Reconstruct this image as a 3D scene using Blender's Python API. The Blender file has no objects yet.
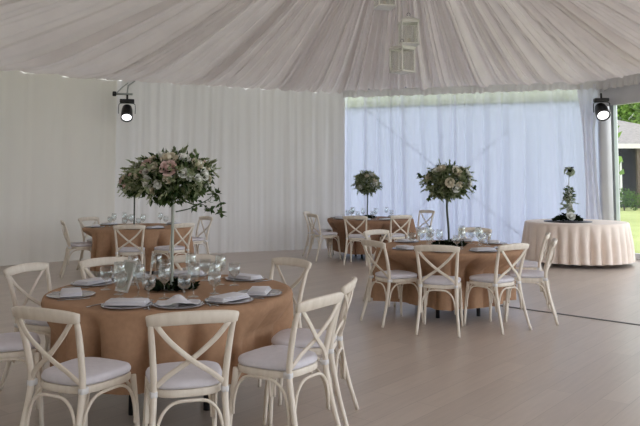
import bpy, math, random
from math import pi, sin, cos, radians, sqrt, atan2
from mathutils import Vector, Matrix

S = bpy.context.scene
COL = S.collection

# ---------------------------------------------------------------- camera
CAM_H = 1.52
FPX = 700.0
PITCH = radians(4)
HORIZON = 180.0
cam_d = bpy.data.cameras.new('camera')
cam = bpy.data.objects.new('camera', cam_d)
COL.objects.link(cam)
cam.location = (0, 0, CAM_H)
cam.rotation_euler = (pi/2 + PITCH, 0, 0)
cam_d.sensor_width = 36
cam_d.lens = 36*FPX/640
cam_d.shift_y = (HORIZON - FPX*math.tan(PITCH) - 213)/640
cam_d.clip_end = 400
S.camera = cam

# ---------------------------------------------------------------- materials
def new_mat(name):
    m = bpy.data.materials.new(name)
    m.use_nodes = True
    nt = m.node_tree
    nt.nodes.clear()
    out = nt.nodes.new('ShaderNodeOutputMaterial')
    return m, nt, out

def N(nt, typ, **kw):
    n = nt.nodes.new(typ)
    for k, v in kw.items():
        if k in n.inputs:
            n.inputs[k].default_value = v
        else:
            setattr(n, k, v)
    return n

def c4(c):
    return (c[0], c[1], c[2], 1)

def srgb(r, g, b):
    def f(v):
        v /= 255
        return v/12.92 if v <= .04045 else ((v+.055)/1.055)**2.4
    return (f(r), f(g), f(b))

def mix_noise(nt, ca, cb, scale, detail=3, coord='Object', stretch=None):
    tc = N(nt, 'ShaderNodeTexCoord')
    src = tc.outputs[coord]
    if stretch:
        mp = N(nt, 'ShaderNodeMapping')
        mp.inputs['Scale'].default_value = stretch
        nt.links.new(src, mp.inputs['Vector'])
        src = mp.outputs['Vector']
    nz = N(nt, 'ShaderNodeTexNoise')
    nz.inputs['Scale'].default_value = scale
    nz.inputs['Detail'].default_value = detail
    nt.links.new(src, nz.inputs['Vector'])
    rp = N(nt, 'ShaderNodeValToRGB')
    rp.color_ramp.elements[0].position = .33
    rp.color_ramp.elements[1].position = .67
    rp.color_ramp.elements[0].color = c4(ca)
    rp.color_ramp.elements[1].color = c4(cb)
    nt.links.new(nz.outputs['Fac'], rp.inputs['Fac'])
    return rp.outputs['Color'], nz.outputs['Fac'], src

def principled(name, ca, cb=None, scale=8, rough=.6, metal=0, spec=.5, bump=0, stretch=None, coord='Object'):
    m, nt, out = new_mat(name)
    p = N(nt, 'ShaderNodeBsdfPrincipled')
    p.inputs['Roughness'].default_value = rough
    p.inputs['Metallic'].default_value = metal
    p.inputs['Specular IOR Level'].default_value = spec
    col, fac, src = mix_noise(nt, ca, cb or tuple(x*.93 for x in ca), scale, coord=coord, stretch=stretch)
    nt.links.new(col, p.inputs['Base Color'])
    if bump:
        b = N(nt, 'ShaderNodeBump')
        b.inputs['Strength'].default_value = bump
        b.inputs['Distance'].default_value = .01
        nt.links.new(fac, b.inputs['Height'])
        nt.links.new(b.outputs['Normal'], p.inputs['Normal'])
    nt.links.new(p.outputs[0], out.inputs[0])
    return m

def fabric(name, ca, cb, scale, transl, transp=0, stretch=None, tcol=None):
    """woven cloth: diffuse front, some light through it, optionally see-through holes of the weave"""
    m, nt, out = new_mat(name)
    col, fac, src = mix_noise(nt, ca, cb, scale, stretch=stretch)
    d = N(nt, 'ShaderNodeBsdfDiffuse')
    t = N(nt, 'ShaderNodeBsdfTranslucent')
    nt.links.new(col, d.inputs['Color'])
    if tcol:
        t.inputs['Color'].default_value = c4(tcol)
    else:
        nt.links.new(col, t.inputs['Color'])
    mx = N(nt, 'ShaderNodeMixShader')
    mx.inputs[0].default_value = transl
    nt.links.new(d.outputs[0], mx.inputs[1])
    nt.links.new(t.outputs[0], mx.inputs[2])
    res = mx
    if transp:
        tr = N(nt, 'ShaderNodeBsdfTransparent')
        m2 = N(nt, 'ShaderNodeMixShader')
        lw = N(nt, 'ShaderNodeLayerWeight')          # the weave closes up where the cloth turns edge-on
        lw.inputs['Blend'].default_value = .5
        mr = N(nt, 'ShaderNodeMapRange')
        mr.inputs['To Min'].default_value = transp
        mr.inputs['To Max'].default_value = 0
        nt.links.new(lw.outputs['Facing'], mr.inputs['Value'])
        nt.links.new(mr.outputs[0], m2.inputs[0])
        nt.links.new(mx.outputs[0], m2.inputs[1])
        nt.links.new(tr.outputs[0], m2.inputs[2])
        res = m2
    nt.links.new(res.outputs[0], out.inputs[0])
    return m

def thin_glass(name, tint=(.93, .95, .95), base=.06, edge=.55):
    m, nt, out = new_mat(name)
    tr = N(nt, 'ShaderNodeBsdfTransparent')
    tr.inputs['Color'].default_value = c4(tint)
    gl = N(nt, 'ShaderNodeBsdfGlossy')
    gl.inputs['Roughness'].default_value = .06
    gl.inputs['Color'].default_value = (1, 1, 1, 1)
    lw = N(nt, 'ShaderNodeLayerWeight')
    lw.inputs['Blend'].default_value = .35
    mr = N(nt, 'ShaderNodeMapRange')
    mr.inputs['To Min'].default_value = base
    mr.inputs['To Max'].default_value = edge
    nt.links.new(lw.outputs['Facing'], mr.inputs['Value'])
    mx = N(nt, 'ShaderNodeMixShader')
    nt.links.new(mr.outputs[0], mx.inputs[0])
    nt.links.new(tr.outputs[0], mx.inputs[1])
    nt.links.new(gl.outputs[0], mx.inputs[2])
    nt.links.new(mx.outputs[0], out.inputs[0])
    return m

def emission(name, c, st):
    m, nt, out = new_mat(name)
    e = N(nt, 'ShaderNodeEmission')
    e.inputs['Color'].default_value = c4(c)
    e.inputs['Strength'].default_value = st
    nt.links.new(e.outputs[0], out.inputs[0])
    return m

def leaf_mat(name, ca, cb, scale=14, transl=.3):
    m, nt, out = new_mat(name)
    col, fac, src = mix_noise(nt, ca, cb, scale, detail=1)
    d = N(nt, 'ShaderNodeBsdfDiffuse')
    t = N(nt, 'ShaderNodeBsdfTranslucent')
    nt.links.new(col, d.inputs['Color'])
    nt.links.new(col, t.inputs['Color'])
    mx = N(nt, 'ShaderNodeMixShader')
    mx.inputs[0].default_value = transl
    nt.links.new(d.outputs[0], mx.inputs[1])
    nt.links.new(t.outputs[0], mx.inputs[2])
    nt.links.new(mx.outputs[0], out.inputs[0])
    return m

M = {}
M['chair'] = principled('limewashed wood', (.84, .775, .675), (.75, .68, .58), 9, .5, stretch=(3, 3, .6))
M['cushion'] = principled('white lavender cotton', (.76, .74, .79), (.72, .70, .75), 30, .9, bump=.15)
M['clip'] = principled('white plastic', (.8, .8, .8), (.78, .78, .78), 5, .4)
M['tan_cloth'] = principled('tan linen', (.46, .285, .178), (.41, .25, .155), 30, .9, spec=.2, bump=.12)
M['brown_cloth'] = principled('brown linen', (.36, .215, .14), (.32, .19, .12), 30, .9, spec=.2, bump=.1)
M['cream_cloth'] = principled('cream satin', (.92, .80, .71), (.87, .755, .665), 8, .55, spec=.4)
M['black_metal'] = principled('black steel', (.015, .015, .016), (.022, .022, .024), 10, .45)
M['ply'] = principled('plywood', (.42, .30, .18), (.36, .25, .15), 6, .6)
M['charger'] = principled('silver glazed plate', (.50, .49, .51), (.44, .43, .45), 18, .25, metal=.5)
M['napkin'] = principled('white linen napkin', (.76, .76, .80), (.70, .70, .75), 20, .9)
M['paper'] = principled('pale printed card', (.50, .53, .48), (.44, .47, .43), 40, .8)
M['white_frame'] = principled('white painted frame', (.74, .73, .70), (.70, .69, .66), 12, .5)
M['steel'] = principled('polished steel', (.6, .6, .6), (.5, .5, .5), 8, .2, metal=1)
M['glass'] = thin_glass('drinking glass', base=.07, edge=.55)
M['pane'] = thin_glass('window pane', (.96, .98, .97), .02, .35)
M['stem_glass'] = principled('pale glass stand', (.42, .45, .40), (.34, .38, .33), 20, .2)
M['stem_dark'] = principled('dark green stem', (.035, .05, .035), (.05, .06, .04), 20, .5)
M['bark'] = principled('grey brown bark', (.13, .10, .075), (.08, .06, .045), 14, .9)
M['leaf'] = leaf_mat('deep green leaves', (.035, .065, .025), (.11, .155, .06), 16, .2)
M['leaf_pale'] = leaf_mat('sage green leaves', (.20, .25, .13), (.40, .44, .28), 18, .3)
M['leaf_sage'] = leaf_mat('mixed sage foliage', (.06, .095, .04), (.30, .34, .19), 18, .3)
M['leaf_dark'] = leaf_mat('dark moss and ivy', (.008, .014, .008), (.03, .04, .02), 22, .1)
M['rose_pink'] = principled('blush rose petals', (.72, .54, .49), (.66, .47, .43), 14, .7)
M['rose_cream'] = principled('cream rose petals', (.72, .66, .52), (.62, .58, .44), 14, .7)
M['petal_white'] = principled('white petals', (.80, .80, .76), (.70, .72, .66), 14, .7)
M['ceiling'] = fabric('pleated roof lining', (.80, .755, .73), (.75, .705, .685), 2.2, .065)
M['liner_left'] = fabric('dense white wall drape', (.77, .745, .69), (.72, .70, .645), 1.2, .06, stretch=(1, 1, .25))
M['liner_back'] = fabric('white wall drape', (.74, .725, .71), (.70, .685, .67), 1.2, .10, stretch=(1, 1, .25))
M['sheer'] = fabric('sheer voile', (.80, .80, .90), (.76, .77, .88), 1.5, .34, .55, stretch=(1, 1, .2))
M['drape'] = fabric('gathered voile', (.84, .84, .88), (.80, .80, .84), 1.5, .55, stretch=(1, 1, .2))
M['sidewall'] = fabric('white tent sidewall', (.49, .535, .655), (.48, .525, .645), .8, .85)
M['valance'] = fabric('gathered white valance', (.80, .79, .77), (.74, .73, .71), 4, .3)
M['post'] = principled('white post wrap', (.62, .63, .65), (.57, .58, .60), 3, .7)
M['alu'] = principled('grey aluminium', (.38, .42, .40), (.33, .37, .35), 6, .4, metal=.3)
M['beam'] = principled('pale green eave beam', (.50, .56, .36), (.46, .51, .33), 5, .6)
M['cord'] = principled('white cord', (.6, .6, .58), (.55, .55, .53), 10, .8)
M['cable'] = principled('steel bracing cable', (.06, .07, .08), (.09, .10, .11), 10, .5)
M['lantern'] = principled('aged white metal', (.90, .90, .85), (.82, .82, .76), 16, .5)
M['lantern_pane'] = thin_glass('lantern glass', (.93, .94, .92), .05, .3)
M['candle'] = principled('ivory wax', (.7, .66, .56), (.66, .62, .52), 9, .6)
M['black_plastic'] = principled('black lamp housing', (.010, .010, .012), (.016, .016, .018), 9, .4)
M['lens'] = emission('lit lamp lens', (.98, .98, 1), 2.2)
M['strip'] = principled('dark metal threshold', (.11, .105, .10), (.08, .078, .075), 20, .5)
M['lawn'] = principled('mown lawn', (.36, .39, .16), (.30, .33, .12), .6, .9, spec=.1)
M['added_bounce_ground'] = principled('neutral bounce ground', (.42, .41, .40), (.37, .36, .355), 12, .9)  # neutral colour for the added ground around the tent
M['tree_leaf'] = leaf_mat('broad green foliage', (.11, .20, .04), (.28, .42, .10), 1.6, .4)
M['shrub_leaf'] = leaf_mat('shrub foliage', (.05, .10, .025), (.13, .22, .05), 5, .3)
M['roof_tile'] = principled('weathered roof shingles', (.25, .225, .21), (.19, .17, .16), 6, .85, bump=.3)
M['shade_wall'] = principled('painted pavilion interior shade', (.022, .022, .02), (.035, .033, .03), 2, .9, spec=.1)  # shade of the open pavilion interior, put into a near-black colour
M['fascia'] = principled('pale fascia', (.62, .58, .55), (.55, .52, .49), 5, .7)

def floor_mat():
    m, nt, out = new_mat('grey oak planks')
    tc = N(nt, 'ShaderNodeTexCoord')
    mp = N(nt, 'ShaderNodeMapping')
    mp.inputs['Rotation'].default_value = (0, 0, radians(-50))
    nt.links.new(tc.outputs['Object'], mp.inputs['Vector'])
    br = N(nt, 'ShaderNodeTexBrick')
    br.inputs['Color1'].default_value = c4((.56, .475, .41))
    br.inputs['Color2'].default_value = c4((.50, .42, .362))
    br.inputs['Mortar'].default_value = c4((.37, .31, .265))
    br.inputs['Scale'].default_value = 1
    br.inputs['Mortar Size'].default_value = .0022
    br.inputs['Mortar Smooth'].default_value = .4
    br.inputs['Brick Width'].default_value = 1.4
    br.inputs['Row Height'].default_value = .19
    br.offset = .37
    nt.links.new(mp.outputs[0], br.inputs['Vector'])
    mp2 = N(nt, 'ShaderNodeMapping')
    mp2.inputs['Scale'].default_value = (1.2, 14, 1)
    nt.links.new(mp.outputs[0], mp2.inputs['Vector'])
    nz = N(nt, 'ShaderNodeTexNoise')
    nz.inputs['Scale'].default_value = 2.2
    nz.inputs['Detail'].default_value = 5
    nt.links.new(mp2.outputs[0], nz.inputs['Vector'])
    mr = N(nt, 'ShaderNodeMapRange')
    mr.inputs['To Min'].default_value = .86
    mr.inputs['To Max'].default_value = 1.12
    nt.links.new(nz.outputs['Fac'], mr.inputs['Value'])
    mu = N(nt, 'ShaderNodeMix', data_type='RGBA', blend_type='MULTIPLY')
    mu.inputs[0].default_value = 1
    nt.links.new(br.outputs['Color'], mu.inputs[6])
    nt.links.new(mr.outputs[0], mu.inputs[7])
    p = N(nt, 'ShaderNodeBsdfPrincipled')
    nt.links.new(mu.outputs[2], p.inputs['Base Color'])
    p.inputs['Roughness'].default_value = .30
    p.inputs['Specular IOR Level'].default_value = .6
    nt.links.new(p.outputs[0], out.inputs[0])
    return m
M['floor'] = floor_mat()

# ---------------------------------------------------------------- mesh helpers
class MB:
    def __init__(self):
        self.v = []; self.f = []
    def quadgrid(self, rows, closed=False):
        """rows: list of equal-length lists of points"""
        b = len(self.v); n = len(rows[0])
        for r in rows:
            self.v.extend([tuple(p) for p in r])
        for i in range(len(rows)-1):
            for j in range(n if closed else n-1):
                k = (j+1) % n
                self.f.append((b+i*n+j, b+i*n+k, b+(i+1)*n+k, b+(i+1)*n+j))
        return self
    def poly(self, pts):
        b = len(self.v)
        self.v.extend([tuple(p) for p in pts]); self.f.append(tuple(range(b, b+len(pts))))
        return self
    def tube(self, pts, rad, n=8, cap=True):
        pts = [Vector(p) for p in pts]
        if not isinstance(rad, (list, tuple)):
            rad = [rad]*len(pts)
        rows = []
        t0 = (pts[1]-pts[0]).normalized()
        ref = Vector((0, 0, 1)) if abs(t0.z) < .9 else Vector((1, 0, 0))
        u = t0.cross(ref).normalized()
        for i, p in enumerate(pts):
            t = (pts[min(i+1, len(pts)-1)]-pts[max(i-1, 0)]).normalized()
            u = (u - t*u.dot(t)).normalized()
            w = t.cross(u)
            rows.append([p+(u*cos(2*pi*k/n)+w*sin(2*pi*k/n))*rad[i] for k in range(n)])
        b = len(self.v)
        self.quadgrid(rows, True)
        if cap:
            self.f.append(tuple(range(b+n-1, b-1, -1)))
            e = b+(len(rows)-1)*n
            self.f.append(tuple(range(e, e+n)))
        return self
    def strip(self, pts, wid, thk, side):
        """rectangular section swept along pts; side = width direction per point or constant"""
        pts = [Vector(p) for p in pts]
        rows = []
        for i, p in enumerate(pts):
            t = (pts[min(i+1, len(pts)-1)]-pts[max(i-1, 0)]).normalized()
            s = Vector(side) if not isinstance(side, list) else Vector(side[i])
            s = (s-t*s.dot(t)).normalized()
            nn = t.cross(s)
            w = wid[i] if isinstance(wid, list) else wid
            h = thk[i] if isinstance(thk, list) else thk
            c = min(w, h)*.25
            a, bb = w/2, h/2
            prof = [(-a+c, -bb), (a-c, -bb), (a, -bb+c), (a, bb-c), (a-c, bb), (-a+c, bb), (-a, bb-c), (-a, -bb+c)]
            rows.append([p+s*x+nn*y for x, y in prof])
        b = len(self.v)
        self.quadgrid(rows, True)
        self.f.append(tuple(range(b+7, b-1, -1)))
        e = b+(len(rows)-1)*8
        self.f.append(tuple(range(e, e+8)))
        return self
    def box(self, c, s, rz=0, bev=0):
        cx, cy, cz = c; hx, hy, hz = s[0]/2, s[1]/2, s[2]/2
        b = len(self.v)
        R = Matrix.Rotation(rz, 3, 'Z')
        if not bev:
            for z in (-hz, hz):
                for x, y in ((-hx, -hy), (hx, -hy), (hx, hy), (-hx, hy)):
                    q = R @ Vector((x, y, 0))
                    self.v.append((cx+q.x, cy+q.y, cz+z))
            for f in ((0, 3, 2, 1), (4, 5, 6, 7), (0, 1, 5, 4), (1, 2, 6, 5), (2, 3, 7, 6), (3, 0, 4, 7)):
                self.f.append(tuple(b+i for i in f))
        else:
            rows = []
            for z, d in ((-hz, bev), (-hz+bev, 0), (hz-bev, 0), (hz, bev)):
                a, e = hx-d, hy-d
                k = bev
                ring = [(-a+k, -e), (a-k, -e), (a, -e+k), (a, e-k), (a-k, e), (-a+k, e), (-a, e-k), (-a, -e+k)]
                rr = []
                for x, y in ring:
                    q = R @ Vector((x, y, 0))
                    rr.append((cx+q.x, cy+q.y, cz+z))
                rows.append(rr)
            self.quadgrid(rows, True)
            self.f.append(tuple(range(b+7, b-1, -1)))
            self.f.append(tuple(range(b+24, b+32)))
        return self
    def lathe(self, prof, n=24, o=(0, 0, 0)):
        rows = [[(o[0]+r*cos(2*pi*k/n), o[1]+r*sin(2*pi*k/n), o[2]+z) for k in range(n)] for r, z in prof]
        b = len(self.v)
        self.quadgrid(rows, True)
        if prof[0][0] > 1e-5:
            self.f.append(tuple(range(b+n-1, b-1, -1)))
        if prof[-1][0] > 1e-5:
            e = b+(len(prof)-1)*n
            self.f.append(tuple(range(e, e+n)))
        return self
    def leaf(self, p, d, up, L, W, bend=.15):
        d = d.normalized(); s = d.cross(up)
        if s.length < 1e-4:
            s = d.cross(Vector((1, 0, .3)))
        s.normalize(); nn = s.cross(d)
        b = len(self.v)
        a = p; m1 = p+d*L*.45+s*W*.5+nn*L*bend*.6; m2 = p+d*L*.45-s*W*.5+nn*L*bend*.6
        tip = p+d*L-nn*L*bend*.3; mid = p+d*L*.45+nn*L*bend*.2
        self.v.extend([tuple(x) for x in (a, m1, tip, m2, mid)])
        self.f.extend([(b, b+1, b+4), (b+1, b+2, b+4), (b+2, b+3, b+4), (b+3, b, b+4)])
    def add(self, other, mat):
        b = len(self.v)
        self.v.extend([tuple(mat @ Vector(p)) for p in other.v])
        self.f.extend([tuple(b+i for i in f) for f in other.f])
        return self

def cr(pts, n=6):
    """Catmull-Rom through the points"""
    P = [Vector(p) for p in pts]
    P = [P[0]*2-P[1]]+P+[P[-1]*2-P[-2]]
    out = []
    for i in range(1, len(P)-2):
        for k in range(n):
            t = k/n
            a, b, c, d = P[i-1], P[i], P[i+1], P[i+2]
            out.append(.5*((2*b)+(c-a)*t+(2*a-5*b+4*c-d)*t*t+(3*b-a-3*c+d)*t**3))
    out.append(P[-2].copy())
    return out

def obj(name, mb, mat, parent=None, smooth=True, loc=None):
    me = bpy.data.meshes.new(name)
    me.from_pydata([tuple(p) for p in mb.v], [], mb.f)
    me.materials.append(M[mat] if isinstance(mat, str) else mat)
    if smooth:
        me.shade_smooth()
    me.update()
    o = bpy.data.objects.new(name, me)
    COL.objects.link(o)
    if parent is not None:
        o.parent = parent
    if loc is not None:
        o.location = loc
    return o

def sharp(o, ang=35):
    o.data.set_sharp_from_angle(angle=radians(ang))
    return o

def tag(o, label, cat, group=None):
    o['label'] = label; o['category'] = cat
    if group:
        o['group'] = group
    return o

def thing(name, label, cat, loc=(0, 0, 0), rz=0, group=None):
    o = bpy.data.objects.new(name, None)
    o.empty_display_size = .1
    COL.objects.link(o)
    o.location = loc; o.rotation_euler = (0, 0, rz)
    return tag(o, label, cat, group)

def dup(root, loc, rz, label, group=None):
    def rec(o, parent):
        c = o.copy()
        COL.objects.link(c)
        if parent is not None:
            c.parent = parent
        for ch in list(o.children):
            rec(ch, c)
        return c
    r = rec(root, None)
    r.location = loc; r.rotation_euler = (0, 0, rz)
    r['label'] = label
    if group:
        r['group'] = group
    return r

def struct(name, mb, mat, smooth=True, parent=None):
    o = obj(name, mb, mat, parent, smooth)
    if parent is None:
        o['kind'] = 'structure'
    return o

def ear(px, py, z):
    """floor-plane helper: photo pixel at height z -> world"""
    d = Vector(((px-320)/FPX, 0, 0))
    yy = -(py-(HORIZON-FPX*math.tan(PITCH)))/FPX
    d = Vector((d.x, cos(PITCH)-yy*sin(PITCH), sin(PITCH)+yy*cos(PITCH)))
    t = (z-CAM_H)/d.z
    return Vector((0, 0, CAM_H))+d*t

# ---------------------------------------------------------------- the marquee shell
EAVE = 3.5
V = [Vector(p) for p in ((.57, 15.9), (-4.06, 13.9), (-7.4, 11.1), (-7.4, -3), (7.6, -3), (7.6, 9.6), (5.75, 14.3))]
APEX = Vector((1.40, 11.5)); APEX_Z = 6.8

mb = MB().poly([(v.x*1.0, v.y, 0) for v in reversed([v+(v-APEX).normalized()*.55 for v in V])])
mb.poly([(v.x*1.0, v.y, -.06) for v in [v+(v-APEX).normalized()*.55 for v in V]])
struct('floor', mb, 'floor', False)

def rnd_wave(seed, base, jitter):
    """irregular fold profile: value at s in [-1,1], folds of about `base` length"""
    r = random.Random(seed)
    xs = [0]; amps = []
    while xs[-1] < 80:
        xs.append(xs[-1]+base*(1+jitter*(r.random()*2-1))); amps.append(.45+.55*r.random())
    import bisect
    def f(s):
        i = max(0, min(len(amps)-1, bisect.bisect_right(xs, s)-1))
        t = (s-xs[i])/(xs[i+1]-xs[i])
        return amps[i]*sin(pi*t)**1.0*2-.8
    return f

def curtain(P0, P1, z0, z1, seed, base, amp, off=0, step=.03, rows=9, small=.012, jitter=.5):
    P0 = Vector(P0); P1 = Vector(P1)
    L = (P1-P0).length; d = (P1-P0)/L
    nrm = Vector((d.y, -d.x))
    if nrm.dot(APEX-P0) < 0:
        nrm = -nrm
    fA = rnd_wave(seed, base, jitter); fB = rnd_wave(seed+7, base*.37, .6); fC = rnd_wave(seed+13, base*.52, .6)
    n = int(L/step)+1
    g = []
    for j in range(rows+1):
        v = j/rows
        z = z0+(z1-z0)*v
        row = []
        for i in range(n+1):
            s = L*i/n
            sw = s+.05*(1-v)*sin(s*1.7+seed)
            a = amp*(.55+.45*(1-v))*fA(sw+2)+small*((1-v)*fB(sw+1)+v*fC(sw+1))*1.6
            p = P0+d*s+nrm*(a+off)
            row.append((p.x, p.y, z))
        g.append(row)
    return MB().quadgrid(g)

struct('wall_left', curtain(V[1], V[2], -.012, EAVE+.13, 3, .55, .022, small=.006), 'liner_left')
struct('wall_far_left', curtain(V[2], V[3], -.012, EAVE+.13, 4, .55, .03, step=.06), 'liner_left')
struct('wall_rear_blocker', curtain(V[3], Vector((2.6, -3)), -.012, EAVE+.13, 6, .55, .03, step=.08), 'liner_left')  # unseen wall behind the camera, added to cut frontal light
struct('wall_back', curtain(V[0], V[1], -.012, EAVE+.13, 5, .34, .030, small=.010), 'liner_back')

# bright sheer bay (back right): tent sidewall outside, bracing cables, voile inside
d67 = (V[6]-V[0]).normalized()
n67 = Vector((d67.y, -d67.x)); n67 = n67 if n67.dot(APEX-V[0]) > 0 else -n67
Pa = V[0]-n67*.35-d67*.5; Pb = V[6]-n67*.35+d67*.3
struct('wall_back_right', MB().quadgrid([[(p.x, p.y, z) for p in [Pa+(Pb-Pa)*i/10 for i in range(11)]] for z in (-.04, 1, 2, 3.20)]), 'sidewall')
q = (Pa+Pb)/2
struct('trim_4', MB().box((q.x, q.y, 3.40), ((Pb-Pa).length+.4, .14, .40), atan2(d67.y, d67.x)), 'beam', False)
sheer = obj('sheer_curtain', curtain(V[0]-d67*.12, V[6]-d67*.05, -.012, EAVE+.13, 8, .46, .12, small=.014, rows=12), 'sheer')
tag(sheer, 'wide backlit sheer white curtain glowing bluish across the back right bay', 'curtain')
# gathered end of the voile beside the post, swept to the side
g = []
for j in range(25):
    v = j/24
    z = .02+(EAVE-.05)*v
    w = .14+.22*max(0, (v-.70)/.30)**1.5+.10*max(0, (.4-v)/.4)
    cx = -.27+.10*max(0, (v-.70)/.30)**1.5+.10*(1-v)
    row = []
    for i in range(41):
        u = i/40-.5
        p = V[6]+d67*(cx+u*w*1.6)+n67*(  .13+.034*sin(u*15+1.0*sin(v*3)))
        row.append((p.x, p.y, z))
    g.append(row)
tag(obj('curtain_drape', MB().quadgrid(g), 'drape'), 'narrow white gathered curtain end hanging beside the right post', 'curtain')

def cable(a, b, label):
    P = [Vector((a[0], a[1], a[2])), Vector((b[0], b[1], b[2]))]
    tag(obj('bracing_cable', MB().tube([P[0], (P[0]+P[1])/2, P[1]], .0065, 8), 'cable'), label, 'cable', 'bracing cables behind the sheer curtain')
def on67(s, z, off=-.13):
    p = V[0]+d67*s+n67*off
    return (p.x, p.y, z)
cable(on67(.35, 3.2), on67(4.2, .02), 'thin dark bracing cable slanting down to the right behind the sheer curtain')
cable(on67(.9, .25), on67(3.6, 2.6), 'thin dark bracing cable slanting up to the right behind the sheer curtain')

# ceiling lining: radial pleats gathered towards the apex
def ray_poly(th):
    d = Vector((cos(th), sin(th)))
    best = None
    for i in range(len(V)):
        a = V[i]-APEX; b = V[(i+1) % len(V)]-APEX
        e = b-a
        den = d.x*e.y-d.y*e.x
        if abs(den) < 1e-9: continue
        t = (a.x*e.y-a.y*e.x)/den
        u = (a.x*d.y-a.y*d.x)/den
        if t > 0 and -1e-6 <= u <= 1+1e-6:
            best = t if best is None else min(best, t)
    return best
def ang_samples():
    out = []
    n = 3000
    for i in range(n):
        out.append(2*pi*i/n)
    return out
fA = rnd_wave(21, .062, .8); fB = rnd_wave(22, .021, .7); fC = rnd_wave(23, .28, .4)
ths = ang_samples()
Rs = [ray_poly(t) for t in ths]
g = []
NR = 26
for j in range(NR+1):
    t = .012+(1-.012)*(j/NR)
    row = []
    for th, R in zip(ths, Rs):
        r = R*t
        z = EAVE+(APEX_Z-EAVE)*(1-t)**1.22
        tw = th+.03*sin(3*th)*(1-t)
        fold = (-.15*fA(tw+.7)+.06*fB(tw+.7))*(.35+.65*t)*min(1, (1.0-t)*7+.12)+.06*fC(tw+.7)*t*(1-t)*2
        row.append((APEX.x+r*cos(th), APEX.y+r*sin(th), z+fold*1.25))
    g.append(row)
struct('ceiling', MB().quadgrid(g, True), 'ceiling')

# gathered valance strip along the right bays
fv = rnd_wave(31, .13, .5)
def valance(P0, P1, z0, z1, off):
    P0 = Vector(P0); P1 = Vector(P1); L = (P1-P0).length; d = (P1-P0)/L
    nn = Vector((d.y, -d.x)); nn = nn if nn.dot(APEX-P0) > 0 else -nn
    n = int(L/.02)
    g = []
    for j in range(5):
        v = j/4
        row = []
        for i in range(n+1):
            s = L*i/n
            p = P0+d*s+nn*(off+.025*fv(s+1)*(1.1-v))
            row.append((p.x, p.y, z0+(z1-z0)*v+.02*fv(s*.7+3)*(1-v)))
        g.append(row)
    return MB().quadgrid(g)
mbv = valance(V[0], V[6], EAVE-.13, EAVE+.04, .15)
mbv.add(valance(V[6], V[5], EAVE-.16, EAVE+.04, .12), Matrix.Identity(4))
struct('trim_1', mbv, 'valance')

# right opening: post, head beam, mullions, clear panes
d75 = (V[5]-V[6]).normalized()
n75 = Vector((d75.y, -d75.x)); n75 = n75 if n75.dot(APEX-V[6]) > 0 else -n75
ang75 = atan2(d75.y, d75.x)
def at75(s, off=0): 
    return V[6]+d75*s+n75*off
p = V[6]+Vector((.12, -.05))
mbp = MB().box((p.x, p.y, EAVE/2), (.36, .16, EAVE), 0, .02)
struct('trim_2', mbp, 'post')
L75 = (V[5]-V[6]).length
c = at75(L75/2)
wroot = struct('window_1', MB().box((c.x, c.y, 3.26), (L75, .10, .50), ang75).box((c.x, c.y, .06), (L75, .08, .12), ang75), 'post', False)
for s in (.36, 2.7, 5.0):
    q = at75(s)
    obj('window_frame', MB().box((q.x, q.y, 1.56), (.07, .08, 2.9), ang75), 'alu', wroot, False)
obj('pane', MB().quadgrid([[(q.x, q.y, z) for q in (at75(.36), at75(2.7), at75(5.0))] for z in (.12, 3.02)]), 'pane', wroot, False)

# dark threshold strip across the floor
a = ear(440, 297.5, 0); b = ear(700, 333.5, 0)
dd = (b-a).normalized(); b = b+dd*3.2; a = a-dd*.6; sd = Vector((-dd.y, dd.x, 0))
struct('trim_3', MB().strip([a+Vector((0, 0, .003)), (a+b)/2+Vector((0, 0, .003)), b+Vector((0, 0, .003))], .045, .006, sd), 'strip', False)

# ---------------------------------------------------------------- outside
mb = MB().poly([(-140, -60, -.08), (160, -60, -.08), (160, 220, -.08), (-140, 220, -.08)])
struct('ground', mb, 'lawn', False)
q1 = V[6]+d67*.2
struct('added_bounce_ground', MB().poly([(q.x, q.y, -.07) for q in (q1, q1-n67*7, V[1]+Vector((-3, 9)), Vector((-16, 16)), Vector((-16, -12)), Vector((24, -12)), Vector((24, 6)), Vector((10, 10)))]), 'added_bounce_ground', False)  # unseen grey ground, added to keep green lawn bounce off the cloth

def rvec(r):
    while True:
        v = Vector((r.uniform(-1, 1), r.uniform(-1, 1), r.uniform(-1, 1)))
        if .05 < v.length < 1:
            return v.normalized()

def crown(seed, blobs, n, L, mbx=None):
    r = random.Random(seed); m = mbx or MB()
    tot = sum(b[3]**2 for b in blobs)
    for bx, by, bz, br in blobs:
        for _ in range(int(n*br*br/tot)):
            d = rvec(r)
            p = Vector((bx, by, bz))+Vector((d.x, d.y, d.z*.85))*br*(r.random()**.35)
            dd = (d+rvec(r)*.9)
            m.leaf(p, dd, rvec(r), L*(.7+.6*r.random()), L*.6, .2)
    return m

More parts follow.
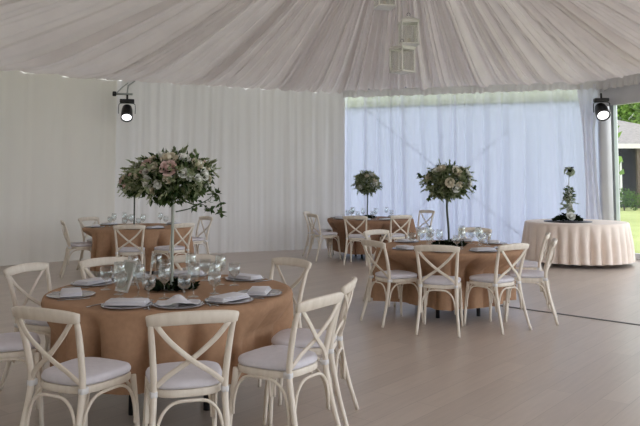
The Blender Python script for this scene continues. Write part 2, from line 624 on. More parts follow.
def tree(x, y, h, w, seed, label, n=2600, L=.42):
    t = thing('leafy_tree', label, 'tree', (x, y, -.08), 0, 'trees beyond the lawn')
    r = random.Random(seed)
    bl = [(0, 0, h*.62, w*.55)]
    for k in range(8):
        a = 2*pi*k/8+r.random()
        bl.append((w*.55*cos(a), w*.55*sin(a), h*(.42+.4*r.random()), w*(.3+.15*r.random())))
    bl.append((0, 0, h*.85, w*.35))
    obj('foliage', crown(seed, bl, n, L), 'tree_leaf', t)
    obj('trunk', MB().tube(cr([(0, 0, 0), (.1, .05, h*.25), (0, .1, h*.6)], 4), [.28, .26, .25, .24, .23, .2, .17, .14, .1], 8), 'bark', t)
tree(23.4, 52, 11, 5.0, 101, 'broad green tree rising behind the small pavilion, outside right', 11000, .42)
tree(36, 57, 10, 4.6, 102, 'green tree outside, right of the tree behind the pavilion roof')
hd = thing('tall_hedge', 'tall green hedge outside, a faint green band over the sheer curtain', 'hedge', (6.2, 30, -.08))
r = random.Random(61); m = MB()
for _ in range(7500):
    p = Vector((r.uniform(-6.8, 6.4), r.uniform(-.6, .6), 7.2*r.random()**.55))
    m.leaf(p, rvec(r)+Vector((0, -.5, 0)), rvec(r), .38*(.7+.6*r.random()), .24, .2)
obj('foliage', m, 'tree_leaf', hd)
for k in range(7):
    obj('trunk', MB().tube([(-5.7+1.9*k, 0, 0), (-5.6+1.9*k, .05, 2), (-5.7+1.9*k, 0, 4)], [.09, .07, .04], 7), 'bark', hd)

# garden pavilion with hipped shingle roof
px0, px1, py0, py1 = 12.0, 24, 40, 46
pv = thing('garden_pavilion', 'small garden pavilion with grey shingle roof and white window outside right', 'pavilion', (0, 0, -.08))
obj('wall', MB().box(((px0+px1)/2, (py0+py1)/2+.6, 1.75), (px1-px0-1.2, py1-py0-1.8, 3.5)), 'shade_wall', pv, False)  # dark block standing in for the shaded space under the roof
e = 3.62; rz_ = 5.45
A, B, C_, D = (px0-.3, py0-.3, e), (px1+.3, py0-.3, e), (px1+.3, py1+.3, e), (px0-.3, py1+.3, e)
R0, R1 = (14.6, 43, rz_), (17.5, 43, rz_)
obj('roof', MB().poly([A, B, R1, R0]).poly([B, C_, R1]).poly([C_, D, R0, R1]).poly([D, A, R0]), 'roof_tile', pv, False)
obj('fascia', MB().box(((px0+px1)/2, py0-.32, e-.1), (px1-px0+.6, .08, .26)), 'fascia', pv, False)
for x in (14.2, 18.15):
    obj('post', MB().box((x, py0-.05, 1.75), (.2, .2, 3.5)), 'bark', pv, False)
wf = obj('window', MB().box((16.5, py0+.6, 1.45), (.12, .12, 2.6)).box((17.4, py0+.6, 1.45), (.12, .12, 2.6)).box((16.95, py0+.6, 2.75), (1.02, .12, .14)).box((16.95, py0+.6, 1.9), (.9, .08, .06)), 'white_frame', pv, False)
obj('pane', MB().box((16.95, py0+.63, 1.45), (.84, .02, 2.5)), 'pane', wf, False)

def shrub(x, y, h, w, seed, label):
    t = thing('garden_shrub', label, 'shrub', (x, y, -.08), 0, 'shrubs by the pavilion')
    obj('foliage', crown(seed, [(0, 0, h*.55, h*.5), (-w*.3, 0, h*.45, h*.42), (w*.3, 0, h*.45, h*.42)], 900, .14), 'shrub_leaf', t)
    obj('trunk', MB().tube([(0, 0, 0), (0, 0, h*.3), (.05, 0, h*.6)], .04, 6), 'bark', t)
shrub(16.0, 37, 1.15, 1.7, 201, 'low dark shrub on the lawn below the pavilion window, left')
shrub(18.2, 38, 1.0, 1.6, 202, 'low dark shrub on the lawn right of the pavilion window')

# ---------------------------------------------------------------- cross-back chair
def rail_curve(x, hw):
    return -.285-.035*(1-(x/hw)**2)

def make_chair(label):
    t = thing('crossback_chair', label, 'chair')
    # rear legs run up into the back stiles
    for s in (-1, 1):
        pts = cr([(s*.208, -.315, 0), (s*.188, -.250, .22), (s*.176, -.204, .46), (s*.182, -.218, .6), (s*.195, -.255, .75), (s*.205, -.285, .832)], 5)
        n = len(pts)
        obj('leg', MB().tube(pts, [.0135+.004*sin(pi*i/(n-1)) for i in range(n)], 10), 'chair', t)
        pts = cr([(s*.195, .215, 0), (s*.187, .2, .22), (s*.178, .172, .455)], 4)
        obj('leg', MB().tube(pts, [.0125+.005*i/(len(pts)-1) for i in range(len(pts))], 10), 'chair', t)
    # seat ring + cushion: rounded trapezoid
    def outline(hw_f, hw_b, hd, k, p=3.4):
        o = []
        for i in range(40):
            a = 2*pi*i/40
            cxx, syy = cos(a), sin(a)
            x = abs(cxx)**(2/p)*(1 if cxx >= 0 else -1); y = abs(syy)**(2/p)*(1 if syy >= 0 else -1)
            w = hw_b+(hw_f-hw_b)*(y+1)/2
            o.append((x*w*k, y*hd*k))
        return o
    base = lambda k: outline(.212, .178, .202, k)
    rows = []
    for k, z in ((.80, .438), (.98, .438), (1.0, .445), (1.0, .468), (.98, .475), (.7, .475)):
        rows.append([(x, y, z) for x, y in base(k)])
    m = MB().quadgrid(rows, True)
    m.f.append(tuple(range(39, -1, -1))); m.f.append(tuple(range(200, 240)))
    sharp(obj('seat', m, 'chair', t))
    rows = []
    for k, z in ((.9, .476), (.97, .479), (1.0, .490), (1.0, .502), (.97, .514), (.88, .521), (.6, .526), (.2, .527)):
        rows.append([(x, y, z) for x, y in base(k)])
    m = MB().quadgrid(rows, True)
    m.f.append(tuple(range(39, -1, -1))); m.f.append(tuple(range(280, 320)))
    obj('cushion', m, 'cushion', t)['label'] = 'white seat cushion'
    # top rail
    pts, wd = [], []
    for i in range(17):
        x = -.222+.444*i/16
        pts.append((x, rail_curve(x, .222),   .839+.012*(1-(x/.222)**2)))
        wd.append(.066-.016*(abs(x)/.222)**6)
    obj('top_rail', MB().strip(pts, wd, .024, (0, -.28, 1)), 'chair', t)
    # crossed slats
    for s in (-1, 1):
        pts = cr([(s*.170, -.208, .500), (s*.105, -.232-.006*s, .560), (0, -.262-.007*s, .635), (-s*.11, -.290-.006*s, .735), (-s*.178, -.294, .818)], 5)
        obj('cross_slat', MB().strip(pts, .026, .011, (1, 0, .9*s if False else s*.9)), 'chair', t)
    # bentwood arches under the seat
    def arch(P, Q, name='arch_brace'):
        P = Vector(P); Q = Vector(Q); zt = .430
        pts = []
        for u, zz in ((0, .2), (.015, .28), (.09, .37), (.25, .422), (.5, zt), (.75, .422), (.91, .37), (.985, .28), (1, .2)):
            q = P+(Q-P)*(.045+.91*u)
            pts.append((q.x, q.y, zz))
        obj(name, MB().tube(cr(pts, 3), .0085, 8), 'chair', t)
    arch((-.187, .198), (.187, .198)) if False else None
    f0, f1 = Vector((-.19, .2, 0)), Vector((.19, .2, 0)); b0, b1 = Vector((-.186, -.232, 0)), Vector((.186, -.232, 0))
    arch(f0, f1); arch(b0, b1); arch(b0, f0); arch(b1, f1)
    for s in (-1, 1):
        m = MB().box((s*.176, -.196, .466), (.036, .05, .036), 0, .006)
        obj('bracket', m, 'clip', t)['label'] = 'white bracket where the seat meets the back'
    return t

# ---------------------------------------------------------------- tables
TABLE_H = .755
R_TABLE = .90

def cloth_mesh(R, zbot, seed, folds, amp, pushes, top=TABLE_H+.004, flare=.05, sharpn=1.0):
    r_ = random.Random(seed)
    ph = [r_.random()*6.28 for _ in range(6)]
    NT = 288
    prof = [(0.02, 0), (.3, 0), (.6, 0), (.85, 0), (.96, 0), (.985, -.002), (1.0, -.008), (1.008, -.022)]
    rows = []
    for q, z in prof:
        rows.append([(R*q*cos(2*pi*i/NT), R*q*sin(2*pi*i/NT), top+z) for i in range(NT)])
    NV = 16
    for j in range(1, NV+1):
        v = j/NV
        row = []
        for i in range(NT):
            th = 2*pi*i/NT
            x = .5*folds*th+ph[0]+.45*sin(3*th+ph[1])+.35*sin(5*th+ph[2])
            sn = abs(sin(x))
            k0 = .55+.45*sin(2*th+ph[3])*sin(5*th+ph[4])
            w = .55*sn-(1.9*k0)*(1-sn)**1.5           # broad rounded folds parted by deep narrow creases
            r = R*1.008+flare*v**.8+amp*w*min(1, v*1.8)
            z = top-.022-(top-.022-zbot)*v+.012*w*v
            for tc, rc in pushes:
                da = abs((th-tc+pi) % (2*pi)-pi)*R
                if da < .50:
                    k = 1 if da < .30 else (.50-da)/.20
                    k = k*k*(3-2*k)
                    lim = rc-.03+.42*amp*min(0, w-.5)
                    if r > lim:
                        kk = max(0, min(1, (top-.05-z)/.17))
                        r = r+(lim-r)*k*kk
            row.append((r*cos(th), r*sin(th), z))
        rows.append(row)
    m = MB().quadgrid(rows, True)
    m.f.append(tuple(range(NT)))
    return m

def make_table(loc, R, tlabel, clabel, zbot, seed, folds, amp, pushes, mat, flare=.05, sharpn=1.0, leg_r=.34):
    t = thing('round_table', tlabel, 'table', loc, 0, 'round banquet tables')
    obj('tabletop', MB().lathe([(.02, .72), (R-.02, .72), (R-.008, .73), (R-.008, TABLE_H-.012), (R-.02, TABLE_H-.004), (.02, TABLE_H-.004)], 64), 'ply', t)
    for k in range(4):
        a = pi/4+k*pi/2+.2
        x, y = leg_r*cos(a), leg_r*sin(a)
        obj('leg', MB().tube([(x, y, 0), (x, y, .35), (x*.97, y*.97, .72)], .022, 10), 'black_metal', t)
    c = obj('tablecloth', cloth_mesh(R, zbot, seed, folds, amp, pushes, flare=flare, sharpn=sharpn), mat)
    c.location = loc
    tag(c, clabel, 'tablecloth', 'round tablecloths')
    return t

# ---------------------------------------------------------------- tableware prototypes
def first_or_dup(cache, key, build, loc, rz, label, group):
    if key not in cache:
        o = build()
        cache[key] = o
        o.location = loc; o.rotation_euler = (0, 0, rz)
        o['label'] = label; o['group'] = group
        return o
    return dup(cache[key], loc, rz, label, group)
CACHE = {}

def b_plate():
    o = obj('charger_plate', MB().lathe([(.02, .002), (.09, .002), (.10, .004), (.146, .008), (.154, .010), (.154, .0125), (.146, .0115), (.105, .009), (.095, .007), (.02, .007)], 40), 'charger')
    return tag(o, '', 'plate')
def b_napkin():
    m = MB()
    for k, (w, d) in enumerate(((.25, .135), (.243, .128), (.233, .12))):
        m.box((0, .002*k, .0172+.0085*k), (w, d, .0082), .015*(k-1), .0025)
    o = obj('napkin', m, 'napkin')
    return tag(o, '', 'napkin')
def b_napkin_draped():
    # loosely folded napkin with a soft peak
    rows = []
    for j in range(15):
        v = j/14-.5
        row = []
        for i in range(21):
            u = i/20-.5
            z = .0145+.055*math.exp(-((u+.05+.25*v)/.16)**2)*(1-1.4*abs(v))+.012*sin(u*14+v*6)*(1-abs(v))
            row.append((u*.27*(1-.25*abs(v)), v*.15, max(.0145, z)))
        rows.append(row)
    o = obj('napkin', MB().quadgrid(rows), 'napkin')
    md = o.modifiers.new('thickness', 'SOLIDIFY'); md.thickness = .004; md.offset = 1
    return tag(o, '', 'napkin')
def b_wine():
    o = obj('wine_glass', MB().lathe([(.034, 0), (.034, .003), (.010, .008), (.0042, .02), (.004, .085), (.010, .095), (.032, .115), (.041, .145), (.038, .19), (.033, .215), (.0318, .215), (.0366, .19), (.0395, .145), (.031, .118), (.008, .099), (.001, .098)], 20), 'glass')
    return tag(o, '', 'glass')
def b_goblet():
    o = obj('water_goblet', MB().lathe([(.036, 0), (.036, .003), (.012, .008), (.0055, .02), (.0055, .055), (.014, .065), (.038, .085), (.044, .115), (.041, .16), (.0397, .16), (.0425, .115), (.036, .087), (.012, .069), (.001, .068)], 20), 'glass')
    return tag(o, '', 'glass')
def b_fork():
    m = MB().strip(cr([(0, -.1, .004), (0, -.03, .007), (0, .03, .005), (0, .055, .007)], 4), .009, .003, (1, 0, 0))
    for k in (-1.5, -.5, .5, 1.5):
        m.strip([(k*.005, .05, .007), (k*.005, .075, .006), (k*.005, .1, .008)], .003, .002, (1, 0, 0))
    m.strip([(-.0095, .052, .007), (0, .052, .007), (.0095, .052, .007)], .006, .002, (0, 1, 0))
    return tag(obj('fork', m, 'steel'), '', 'fork')
def b_knife():
    m = MB().strip(cr([(0, -.11, .005), (0, -.02, .006), (0, .0, .005)], 4), .011, .005, (1, 0, 0))
    m.strip([(0, 0, .005), (.001, .06, .005), (.004, .11, .004)], [.017, .018, .006], .002, (1, 0, 0))
    return tag(obj('knife', m, 'steel'), '', 'knife')

# ---------------------------------------------------------------- flowers
def rose_mesh(R=.04, seed=0):
    r = random.Random(seed)
    m = MB()
    m.lathe([(.001, R*.55), (R*.28, R*.5), (R*.42, R*.1), (R*.3, -R*.35), (.001, -R*.5)], 10)
    for ring, (k, tilt, rr, hh) in enumerate(((4, .12, .42, .75), (5, .4, .62, .72), (6, .75, .82, .62))):
        for q in range(k):
            a = 2*pi*q/k+ring*.6+r.random()*.25
            rows = []
            for j in range(5):
                v = j/4
                row = []
                for i in range(5):
                    u = i/4-.5
                    aa = a+u*2.1*2*pi/k*.55*(1-.35*v*v)
                    rad = R*(rr*.55+rr*.5*sin(v*1.5)+tilt*.35*v*v)
                    z = R*(-.45+hh*1.3*v-(.25*tilt*v**3)-.5*u*u*v)
                    row.append((rad*cos(aa), rad*sin(aa), z))
                rows.append(row)
            m.quadgrid(rows)
    return m
ROSE = [rose_mesh(.044, s) for s in (1, 2, 3)]

def place_rose(parent, c, d, size, mat, k):
    d = d.normalized()
    q = Vector((0, 0, 1)).rotation_difference(d).to_matrix().to_4x4()
    m = MB().add(ROSE[k % 3], Matrix.Translation(c) @ q @ Matrix.Scale(size, 4))
    obj('rose', m, mat, parent)

def foliage_ball(seed, c, rad, n, L, outer=1.0):
    r = random.Random(seed); m = MB()
    for _ in range(n):
        d = rvec(r)
        k = r.random()**.4
        p = Vector((c[0]+d.x*rad[0]*k, c[1]+d.y*rad[1]*k, c[2]+d.z*rad[2]*k))
        dd = d+rvec(r)*.8+Vector((0, 0, -.1))
        m.leaf(p, dd, rvec(r), L*(.6+.8*r.random()), L*.48, .25)
    return m

def sprigs(seed, c, rad, n, L, leafL):
    r = random.Random(seed); m = MB()
    for _ in range(n):
        d = rvec(r); d.z = d.z*.8+.05
        p0 = Vector((c[0]+d.x*rad[0]*.5, c[1]+d.y*rad[1]*.5, c[2]+d.z*rad[2]*.5))
        side = rvec(r)
        p1 = p0+Vector((d.x*rad[0], d.y*rad[1], d.z*rad[2]))*.5+side*.03
        p2 = p1+d*L*(.4+.6*r.random())+side*.05+Vector((0, 0, -.02))
        pts = cr([p0, p1, p2], 4)
        m.tube(pts, .0022, 4, False)
        for i in range(2, len(pts)):
            for s in (-1, 1):
                t = (pts[i]-pts[i-1]).normalized()
                m.leaf(pts[i], t*.6+side.cross(t)*s, rvec(r), leafL*(.7+.6*r.random()), leafL*.55, .15)
    return m

def centrepiece(label, loc, zc, rad, seed, nleaf, L, roses, stem_mat, stem_r, stem_base, base_r, wander=0, twigs=(), rz=0, leaf='leaf', nspr=90):
    t = thing('flower_centrepiece', label, 'flower arrangement', loc, rz, 'tall flower centrepieces')
    r = random.Random(seed)
    obj('foliage', foliage_ball(seed, (0, 0, zc), rad, nleaf, L), leaf, t)
    obj('sprigs', sprigs(seed+1, (0, 0, zc), rad, nspr, .03, .038), 'leaf_pale', t)
    pts = cr([(0, 0, .004), (wander*.3, 0, zc*.3), (wander, 0, zc*.6), (wander*.4, 0, zc-rad[2]*.3)], 5)
    obj('stem', MB().tube(pts, stem_r, 12), stem_mat, t)
    obj('foot', MB().lathe([(.02, .001), (stem_base, .001), (stem_base, .010), (stem_base*.8, .016), (.02, .02)], 28), stem_mat, t)
    if base_r:
        mbf = MB()
        for _ in range(420):
            a = r.random()*2*pi; q = base_r*(.35+.65*r.random()**.6)
            p = Vector((q*cos(a), q*sin(a), .012+.05*r.random()*(1.2-q/base_r)))
            d = Vector((cos(a), sin(a), .5*r.random())) + rvec(r)*.6
            d.z = abs(d.z)
            mbf.leaf(p, d, rvec(r), .05*(.7+.6*r.random()), .026, .2)
        obj('base_foliage', mbf, 'leaf_dark', t)
    for k, (a, el, size, mat) in enumerate(roses):
        size *= 1.3
        d = Vector((cos(a)*cos(el), sin(a)*cos(el), sin(el)))
        c = Vector((d.x*rad[0]*1.04, d.y*rad[1]*1.04, zc+d.z*rad[2]*1.04))
        place_rose(t, c, d, size, mat, k)
    for pts in twigs:
        P = cr(pts, 5)
        m = MB().tube(P, [.005-.003*i/(len(P)-1) for i in range(len(P))], 6)
        for i in range(6, len(P), 2):
            for s in range(2):
                m.leaf(P[i], rvec(r)+Vector((0, 0, -.5)), rvec(r), .035+.02*r.random(), .02, .2)
        for s in range(9):
            m.leaf(P[-1], rvec(r), rvec(r), .05, .028, .2)
        obj('twig', m, 'leaf', t)
    return t

# ---------------------------------------------------------------- seat plans
# (angle in degrees, distance of the seat centre, extra yaw, phrase that singles out the seat)
T1 = Vector((-1.035, 4.95)); T2 = Vector((1.49, 8.15)); T3 = Vector((-3.0, 11.6)); T4 = Vector((1.0, 14.0)); T5 = Vector((4.72, 13.0))
PLANS = {
 'front': (T1, 'tan_cloth', [
   (-101.5, 1.13, -14, 'lower left, seen from behind beside the squarely placed one', 'the lower left chair of the front table'),
   (-74.6, 1.22, 2, 'seen squarely from behind at the near edge of the front table', 'the squarely placed near chair of the front table'),
   (-46, 1.15, 12, 'the largest, right corner of the front table', 'the large right corner chair of the front table'),
   (-19, .99, 8, 'right of the front table, behind its large corner chair', 'the second chair on the right of the front table'),
   (46, .86, 0, 'at the far right of the front table, half hidden', 'the far right chair of the front table'),
   (91, .79, 0, 'behind the front table, right of its flower stem', 'the far chair right of the stem, front table'),
   (130, .84, 0, 'behind the front table, left of its menu card', 'the far chair left of the stem, front table'),
   (160, .98, 0, 'at the far left of the front table, by the frame edge', 'the far left chair of the front table'),
   (205, 1.05, 0, 'cut off by the left frame edge, only its seat showing', 'the cut-off left edge chair of the front table'),
 ]),
 'middle': (T2, 'tan_cloth', [
   (-106, .93, 0, 'seen squarely from behind at the near edge of the middle table', 'the near left chair of the middle table'),
   (-68, .82, 12, 'near right of the middle table, turned left towards it', 'the near right chair of the middle table'),
   (-27, .86, 10, 'seen from the side at the right end of the middle table', 'the right end chair of the middle table'),
   (27, 1.10, -45, 'far right of the middle table, side on behind another', 'the far right chair of the middle table'),
   (66, 1.15, 0, 'facing us behind the middle table, right of its flower stem', 'the far chair of the middle table'),
   (130, .9, 0, 'far left of the middle table, its back towards the far tables', 'the far left chair of the middle table'),
   (215, .82, -6, 'near left end of the middle table, turned right towards it', 'the left end chair of the middle table'),
 ]),
 'far_left': (T3, 'tan_cloth', [
   (-80, 1.2, 0, 'seen squarely from behind before the far left table', 'the near middle chair of the far left table'),
   (-52, 1.20, 16, 'near right of the far left table, behind the front flower stem', 'the near right chair of the far left table'),
   (40, 1.0, 0, 'right end of the far left table, against the white drape', 'the right end chair of the far left table'),
   (203, .86, 0, 'near left end of the far left table, cushion in view', 'the near left chair of the far left table'),
   (150, .86, 0, 'far left end of the far left table, rail behind another', 'the far left end chair of the far left table'),
 ]),
 'far_centre': (T4, 'brown_cloth', [
   (207, 1.0, 0, 'left end of the far centre table, cushion in view', 'the left end chair of the far centre table'),
   (165, 1.02, 0, 'far left of the far centre table, nearest the back wall', 'the far left chair of the far centre table'),
   (-105, 1.13, 0, 'near edge of the far centre table, left of its flower stem', 'the near left chair of the far centre table'),
   (-67, .95, 0, 'near right of the far centre table, right of its flower stem', 'the near right chair of the far centre table'),
   (38, 1.33, 0, 'alone against the sheer curtain behind the far centre table', 'the back chair of the far centre table'),
 ]),
}
chair0 = None
TZ = TABLE_H+.0042
names = {'front': 'front', 'middle': 'middle', 'far_left': 'far left', 'far_centre': 'far centre'}
for key, (C, cm, seats) in PLANS.items():
    nm = names[key]
    pushes = [(radians(a) % (2*pi), d-.235-(.07 if abs(yo) > 30 else 0)) for a, d, yo, l1, l2 in seats]
    make_table((C.x, C.y, 0), {'front': .835, 'middle': .83, 'far_left': .86, 'far_centre': .85}[key], f'round table with dark legs under the {nm} {"brown" if key=="far_centre" else "tan"} cloth',
               f'{"brown" if key=="far_centre" else "tan"} linen cloth draped over the {nm} round table',
               {'front': .29, 'middle': .14, 'far_left': .13, 'far_centre': .13}[key], {'front': 5, 'middle': 6, 'far_left': 7, 'far_centre': 8}[key], 17, .11, pushes, cm, flare=.02)
    for i, (a, d, yo, l1, l2) in enumerate(seats):
        ar = radians(a)
        pos = (C.x+d*cos(ar), C.y+d*sin(ar), 0)
        rz = ar+pi/2+radians(yo)          # faces the table centre
        label = f'cream cross-back chair {l1}'
        grp = f'cross-back chairs around the {nm} table'
        if chair0 is None:
            chair0 = make_chair(label)
            chair0.location = pos; chair0.rotation_euler = (0, 0, rz); chair0['group'] = grp
        else:
            dup(chair0, pos, rz, label, grp)
        # place setting
        u = Vector((cos(ar), sin(ar))); w = Vector((-sin(ar), cos(ar)))   # outward, sideways
        def P(r, s, z=TZ):
            q = C+u*r+w*s
            return (q.x, q.y, z)
        rj = random.Random(int(a*7)+len(nm))
        first_or_dup(CACHE, 'plate', b_plate, P(.665, 0), rz, f'grey silver charger plate at {l2}', f'charger plates on the {nm} table')
        rzn = rz+(.45 if (key, i) == ('front', 0) else rj.uniform(-.15, .15))
        if key == 'front' and i == 1:
            first_or_dup(CACHE, 'napkin2', b_napkin_draped, P(.655, 0), rz-.1, f'loosely folded peaked white napkin at {l2}', f'napkins on the {nm} table')
        else:
            first_or_dup(CACHE, 'napkin', b_napkin, P(.665, 0), rzn, f'flat folded white napkin at {l2}', f'napkins on the {nm} table')
        first_or_dup(CACHE, 'wine', b_wine, P(.37, .07 if (key, i) == ('front', 8) else -.07), 0, f'tall clear wine glass at {l2}', f'wine glasses on the {nm} table')
        first_or_dup(CACHE, 'goblet', b_goblet, P(.42, -.17), 0, f'short clear water goblet at {l2}', f'water goblets on the {nm} table')
        if key == 'front':
            first_or_dup(CACHE, 'fork', b_fork, P(.665, .18), rz, f'steel fork laid at {l2}', 'forks on the front table')
            first_or_dup(CACHE, 'knife', b_knife, P(.665, -.18), rz, f'steel knife laid at {l2}', 'knives on the front table')

# cake table by the window
make_table((T5.x, T5.y, 0), .90, 'round table hidden under the pleated cream cloth by the right post', 'cream satin cloth with regular pleats on the round table by the right window', .07, 12, 30, .062, [], 'cream_cloth', flare=.05)

# ---------------------------------------------------------------- centrepieces
rr = random.Random(77)
def rose_set(n, mats, s0, s1, seed, front=True):
    r = random.Random(seed); out = []
    for k in range(n):
        a = -pi/2+r.uniform(-1.5, 1.5) if front and k < n*.75 else r.uniform(0, 2*pi)
        out.append((a, r.uniform(-.35, 1.0), r.uniform(s0, s1), mats[k % len(mats)]))
    return out
big = [(-pi/2+.05, .38, .95, 'rose_pink'), (-pi/2+.02, .85, .95, 'rose_cream'), (-pi/2-.75, .45, .9, 'rose_pink'), (-pi/2-.45, 1.05, .8, 'petal_white'),
       (-pi/2+1.0, .55, .8, 'rose_cream'), (-pi/2+.65, .9, .75, 'petal_white'), (-pi/2-1.05, .12, .75, 'rose_cream'), (-pi/2-.55, -.15, .75, 'petal_white'),
       (-pi/2+1.15, .15, .75, 'petal_white'), (-pi/2-.5, -.45, .65, 'rose_cream'), (.4, .6, .8, 'rose_pink'), (1.5, .4, .9, 'rose_cream'), (2.4, .5, .9, 'rose_pink'), (pi, .3, .7, 'petal_white')] + rose_set(20, ['petal_white', 'rose_cream'], .42, .62, 15)
centrepiece('large tall centrepiece of roses and dark foliage on the front table', (T1.x+.0, T1.y, TZ), .775, (.25, .23, .17), 41, 1500, .055, big, 'stem_glass', .011, .075, .15, 0,
            [((.08, -.05, .62), (.16, -.02, .59), (.24, 0, .62), (.30, 0, .67)), ((.03, -.05, .54), (.12, -.03, .56), (.20, 0, .59), (.26, 0, .555)), ((.24, 0, .66), (.31, 0, .66), (.33, .02, .60), (.34, .02, .53))])
centrepiece('round pale green centrepiece on a thin dark stem on the middle table', (T2.x+.0, T2.y, TZ), .735, (.24, .22, .195), 42, 1150, .06,
            rose_set(14, ['rose_cream', 'petal_white'], .75, 1.05, 5), 'stem_dark', .013, .085, .17, -.02,
            leaf='leaf_sage', nspr=110, twigs=
            [((-.1, -.05, .66), (-.22, -.03, .72), (-.33, 0, .82)), ((.1, -.05, .66), (.24, -.03, .62), (.31, 0, .66)), ((-.05, -.05, .62), (-.18, -.03, .60), (-.24, 0, .55))])
centrepiece('small round green centrepiece on the far centre table', (T4.x-.06, T4.y, TZ), .70, (.22, .2, .22), 43, 1000, .062,
            rose_set(10, ['rose_cream', 'petal_white'], .6, .9, 6), 'stem_dark', .012, .08, .15, .01, leaf='leaf_sage', twigs=[((.1, 0, .66), (.2, 0, .68), (.27, 0, .62))])
centrepiece('dark centrepiece on a black stand on the far left table, partly hidden', (T3.x-.06, T3.y, TZ), .70, (.23, .2, .20), 44, 1000, .062,
            rose_set(7, ['rose_pink', 'rose_cream'], .6, .85, 7), 'stem_dark', .013, .10, 0, 0)

# slim flower stand on the cake table
fs = thing('flower_stand', 'slim stand of white flowers over dark foliage on the cream table', 'flower arrangement', (T5.x-.19, T5.y-.12, TZ+.012))
r = random.Random(9)
m = MB()
for _ in range(700):
    a = r.random()*2*pi; q = r.random()**.6
    hgt = .13*(1-q)**.7
    p = Vector((.24*q*cos(a), .17*q*sin(a), .006+hgt*r.random()+.02*r.random()))
    d = Vector((cos(a), sin(a), .4*r.random()))+rvec(r)*.5; d.z = abs(d.z)
    m.leaf(p, d, rvec(r), .06*(.7+.6*r.random()), .03, .2)
obj('base_foliage', m, 'leaf_dark', fs)
obj('tray', MB().lathe([(.02, -.011), (.42, -.011), (.42, .0), (.02, .0)], 48), 'black_plastic', fs)
obj('stem', MB().tube(cr([(0, 0, .008), (.01, 0, .3), (.03, 0, .62), (.05, 0, .86)], 5), .008, 10), 'stem_glass', fs)
obj('sprigs', sprigs(15, (.01, 0, .33), (.07, .07, .26), 34, .04, .04), 'leaf_pale', fs)
obj('leaves', foliage_ball(16, (.02, 0, .48), (.09, .08, .15), 120, .06), 'leaf', fs)
for k in range(13):
    z = .14+.40*k/12+.02*r.random()
    a = -pi/2+r.uniform(-1.4, 1.4)
    place_rose(fs, Vector((.01+.055*cos(a), .055*sin(a), z)), Vector((cos(a), sin(a), .4)), .7+.35*r.random(), 'petal_white', k)
place_rose(fs, Vector((-.01, -.19, .10)), Vector((0, -1, .5)), 1.7, 'petal_white', 2)
hb = MB()
for k in range(34):
    d = rvec(r)
    q = Vector((0, 0, 1)).rotation_difference(d).to_matrix().to_4x4()
    hb.add(ROSE[k % 3], Matrix.Translation(Vector((.05, 0, .90))+Vector((d.x*.085, d.y*.085, d.z*.08))) @ q @ Matrix.Scale(.62, 4))
obj('hydrangea', hb, principled('pale green hydrangea', (.50, .56, .42), (.42, .49, .36), 10, .8), fs)
m = MB()
for k in range(9):
    m.leaf(Vector((.03+.03*r.random(), -.05, .93+.05*r.random())), rvec(r)+Vector((.2, 0, .4)), rvec(r), .09, .045, .2)
obj('top_leaves', m, 'leaf_dark', fs)

# menu card in a white easel frame on the front table
q = ear(121, 292, TZ)
mc = thing('menu_card', 'white framed menu card leaning back on the front table', 'card', (q.x, q.y, TZ), radians(-42))
til = Matrix.Rotation(radians(-20), 4, 'X')
fr = MB()
for x in (-.068, .068):
    fr.box((x, 0, .11), (.014, .012, .22), 0, .002)
for z in (.007, .213):
    fr.box((0, 0, z), (.15, .012, .014), 0, .002)
obj('frame', MB().add(fr, til), 'white_frame', mc, False)
obj('card', MB().add(MB().box((0, .002, .11), (.124, .004, .194)), til), 'paper', mc, False)
obj('easel_leg', MB().strip([(0, .070, .19), (0, .105, .1), (0, .14, .004)], .02, .006, (1, 0, 0)), 'white_frame', mc, False)

# ---------------------------------------------------------------- stage lamps
def par_lamp(loc, rz, tilt, label, k_=1.0):
    t = thing('stage_lamp', label, 'lamp', loc, rz, 'stage lamps at the tent corners')
    # body: short barrel pointing to -Y, tilted down
    R = Matrix.Rotation(tilt, 4, 'X')
    body = MB()
    rows = []
    for y, rad in ((.16, .06), (.15, .105), (.06, .125), (-.05, .13), (-.13, .135), (-.15, .135), (-.15, .112), (-.125, .108)):
        rows.append([tuple(R @ Vector((rad*k_*cos(2*pi*k/28), y, rad*k_*sin(2*pi*k/28)))) for k in range(28)])
    body.quadgrid(rows, True); body.f.append(tuple(range(28)))
    sharp(obj('housing', body, 'black_plastic', t))
    ln = MB(); rows = []
    for y, rad in ((-.126, .107), (-.136, .08), (-.142, .04), (-.144, .003)):
        rows.append([tuple(R @ Vector((rad*k_*cos(2*pi*k/28), y, rad*k_*sin(2*pi*k/28)))) for k in range(28)])
    ln.quadgrid(rows, True)
    obj('lens', ln, 'lens', t)['label'] = 'lit white lens'
    yk = MB().strip(cr([(-.155, 0, -.02), (-.155, 0, .12), (-.13, 0, .175), (0, 0, .185), (.13, 0, .175), (.155, 0, .12), (.155, 0, -.02)], 4), .05, .010, (0, 1, 0))
    obj('yoke', yk, 'black_plastic', t)
    obj('base_box', MB().box((0, .02, .225), (.27, .16, .075), 0, .008), 'black_plastic', t)
    cl = MB().tube([(0, .02, .26), (0, .02, .31), (0, .02, .365)], .02, 10)
    obj('clamp', cl, 'black_metal', t)
    return t
d12 = (V[0]-V[1]).normalized()
lp = Vector((-3.74, 13.5))
br = par_lamp((lp.x, lp.y, 2.82), radians(14), radians(46), 'black stage lamp with lit lens on a thin bracket at the left drape corner', .84)
obj('crossbar', MB().tube([(-.24, .02, .365), (0, .02, .365), (.1, .02, .365)], .022, 10), 'alu', br)
obj('hanger', MB().tube([(0, .04, .38), (.01, .16, .55), (.13, .50, .69)], .014, 8), 'alu', br)
obj('brace', MB().tube([(-.2, .03, .38), (-.1, .09, .50), (.01, .14, .60)], .010, 8), 'alu', br)
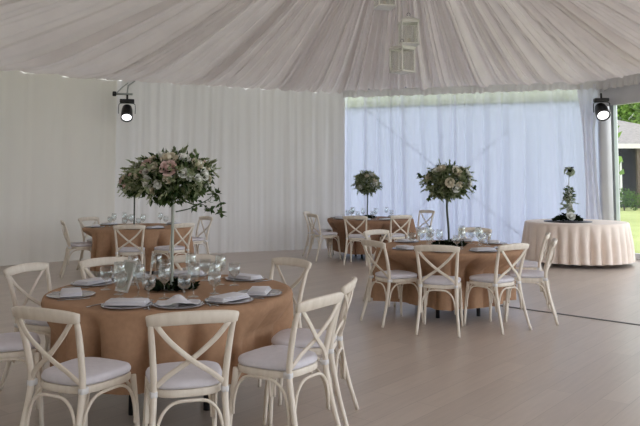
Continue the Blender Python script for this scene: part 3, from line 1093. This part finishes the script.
obj('end_clamp', MB().box((-.24, .02, .365), (.07, .07, .09), 0, .01), 'black_metal', br)
pl = Vector((5.60, 13.85))
par_lamp((pl.x, pl.y, 2.88), radians(-8), radians(40), 'black stage lamp with lit round lens on the right post')

# ---------------------------------------------------------------- hanging lanterns
def lantern(loc, rz, label, w=.235, h=.33, cord_to=6.62):
    t = thing('hanging_lantern', label, 'lantern', loc, rz, 'white lanterns hanging from the roof centre')
    fr = MB(); hw = w/2
    for x in (-1, 1):
        for y in (-1, 1):
            fr.box((x*(hw-.011), y*(hw-.011), h/2), (.022, .022, h), 0, .003)
    for z in (.014, h-.014):
        for s in (-1, 1):
            fr.box((0, s*(hw-.009), z), (w, .018, .03), 0, .003)
            fr.box((s*(hw-.009), 0, z), (.018, w, .03), 0, .003)
    obj('frame', fr, 'lantern', t, False)
    obj('floor_plate', MB().box((0, 0, .006), (w+.02, w+.02, .014), 0, .003), 'lantern', t, False)
    pn = MB()
    for s in (-1, 1):
        pn.box((0, s*(hw-.012), h/2), (w-.04, .002, h-.05)); pn.box((s*(hw-.012), 0, h/2), (.002, w-.04, h-.05))
    obj('pane', pn, 'lantern_pane', t, False)
    cap = MB()
    b = len(cap.v)
    rows = []
    for k, z in ((1.06, h), (1.06, h+.012), (.5, h+.06), (.16, h+.075), (.16, h+.10), (.02, h+.105)):
        a = hw*k
        rows.append([(-a, -a, z), (a, -a, z), (a, a, z), (-a, a, z)])
    cap.quadgrid(rows, True); cap.f.append((3, 2, 1, 0))
    obj('cap', cap, 'lantern', t, False)
    ring = [(.028*cos(2*pi*k/16), 0, h+.128+.028*sin(2*pi*k/16)) for k in range(17)]
    obj('ring', MB().tube(ring, .0045, 6, False), 'black_metal', t)
    obj('candle', MB().lathe([(.03, .014), (.03, .11), (.02, .115), (.003, .112)], 16), 'candle', t)
    L = cord_to-loc[2]
    obj('cord', MB().tube([(0, 0, h+.15), (0, 0, (h+L)/2), (0, 0, L)], .004, 6), 'cord', t)
lantern((1.34, 11.30, 3.26), radians(38), 'lowest white lantern hanging with two glass sides showing', w=.30, h=.40)
lantern((1.50, 11.70, 3.79), radians(4), 'white lantern facing us, hanging just above the lowest one', w=.30, h=.40)
lantern((1.08, 11.50, 4.38), radians(12), 'highest white lantern, cut off by the top of the frame', w=.30, h=.40)

# ---------------------------------------------------------------- light
w = bpy.data.worlds.new('overcast sky')
S.world = w
w.use_nodes = True
bg = w.node_tree.nodes.get('Background') or w.node_tree.nodes.new('ShaderNodeBackground')
bg.inputs['Color'].default_value = (.87, .92, 1.0, 1)
bg.inputs['Strength'].default_value = 2.5
sun_d = bpy.data.lights.new('sun', 'SUN')
sun_d.energy = 1.2; sun_d.angle = radians(12); sun_d.color = (1, .95, .86)
sun = bpy.data.objects.new('sun', sun_d)
COL.objects.link(sun)
sun.rotation_euler = (radians(48), 0, radians(28))

S.view_settings.view_transform = 'Standard'
S.view_settings.look = 'None'
S.view_settings.exposure = .28
S.view_settings.gamma = 1
S.view_settings.use_curve_mapping = False
S.cycles.use_denoising = True
S.cycles.max_bounces = 10
S.cycles.diffuse_bounces = 5
S.cycles.glossy_bounces = 3
S.cycles.transmission_bounces = 6
S.cycles.transparent_max_bounces = 16
S.cycles.sample_clamp_indirect = 6
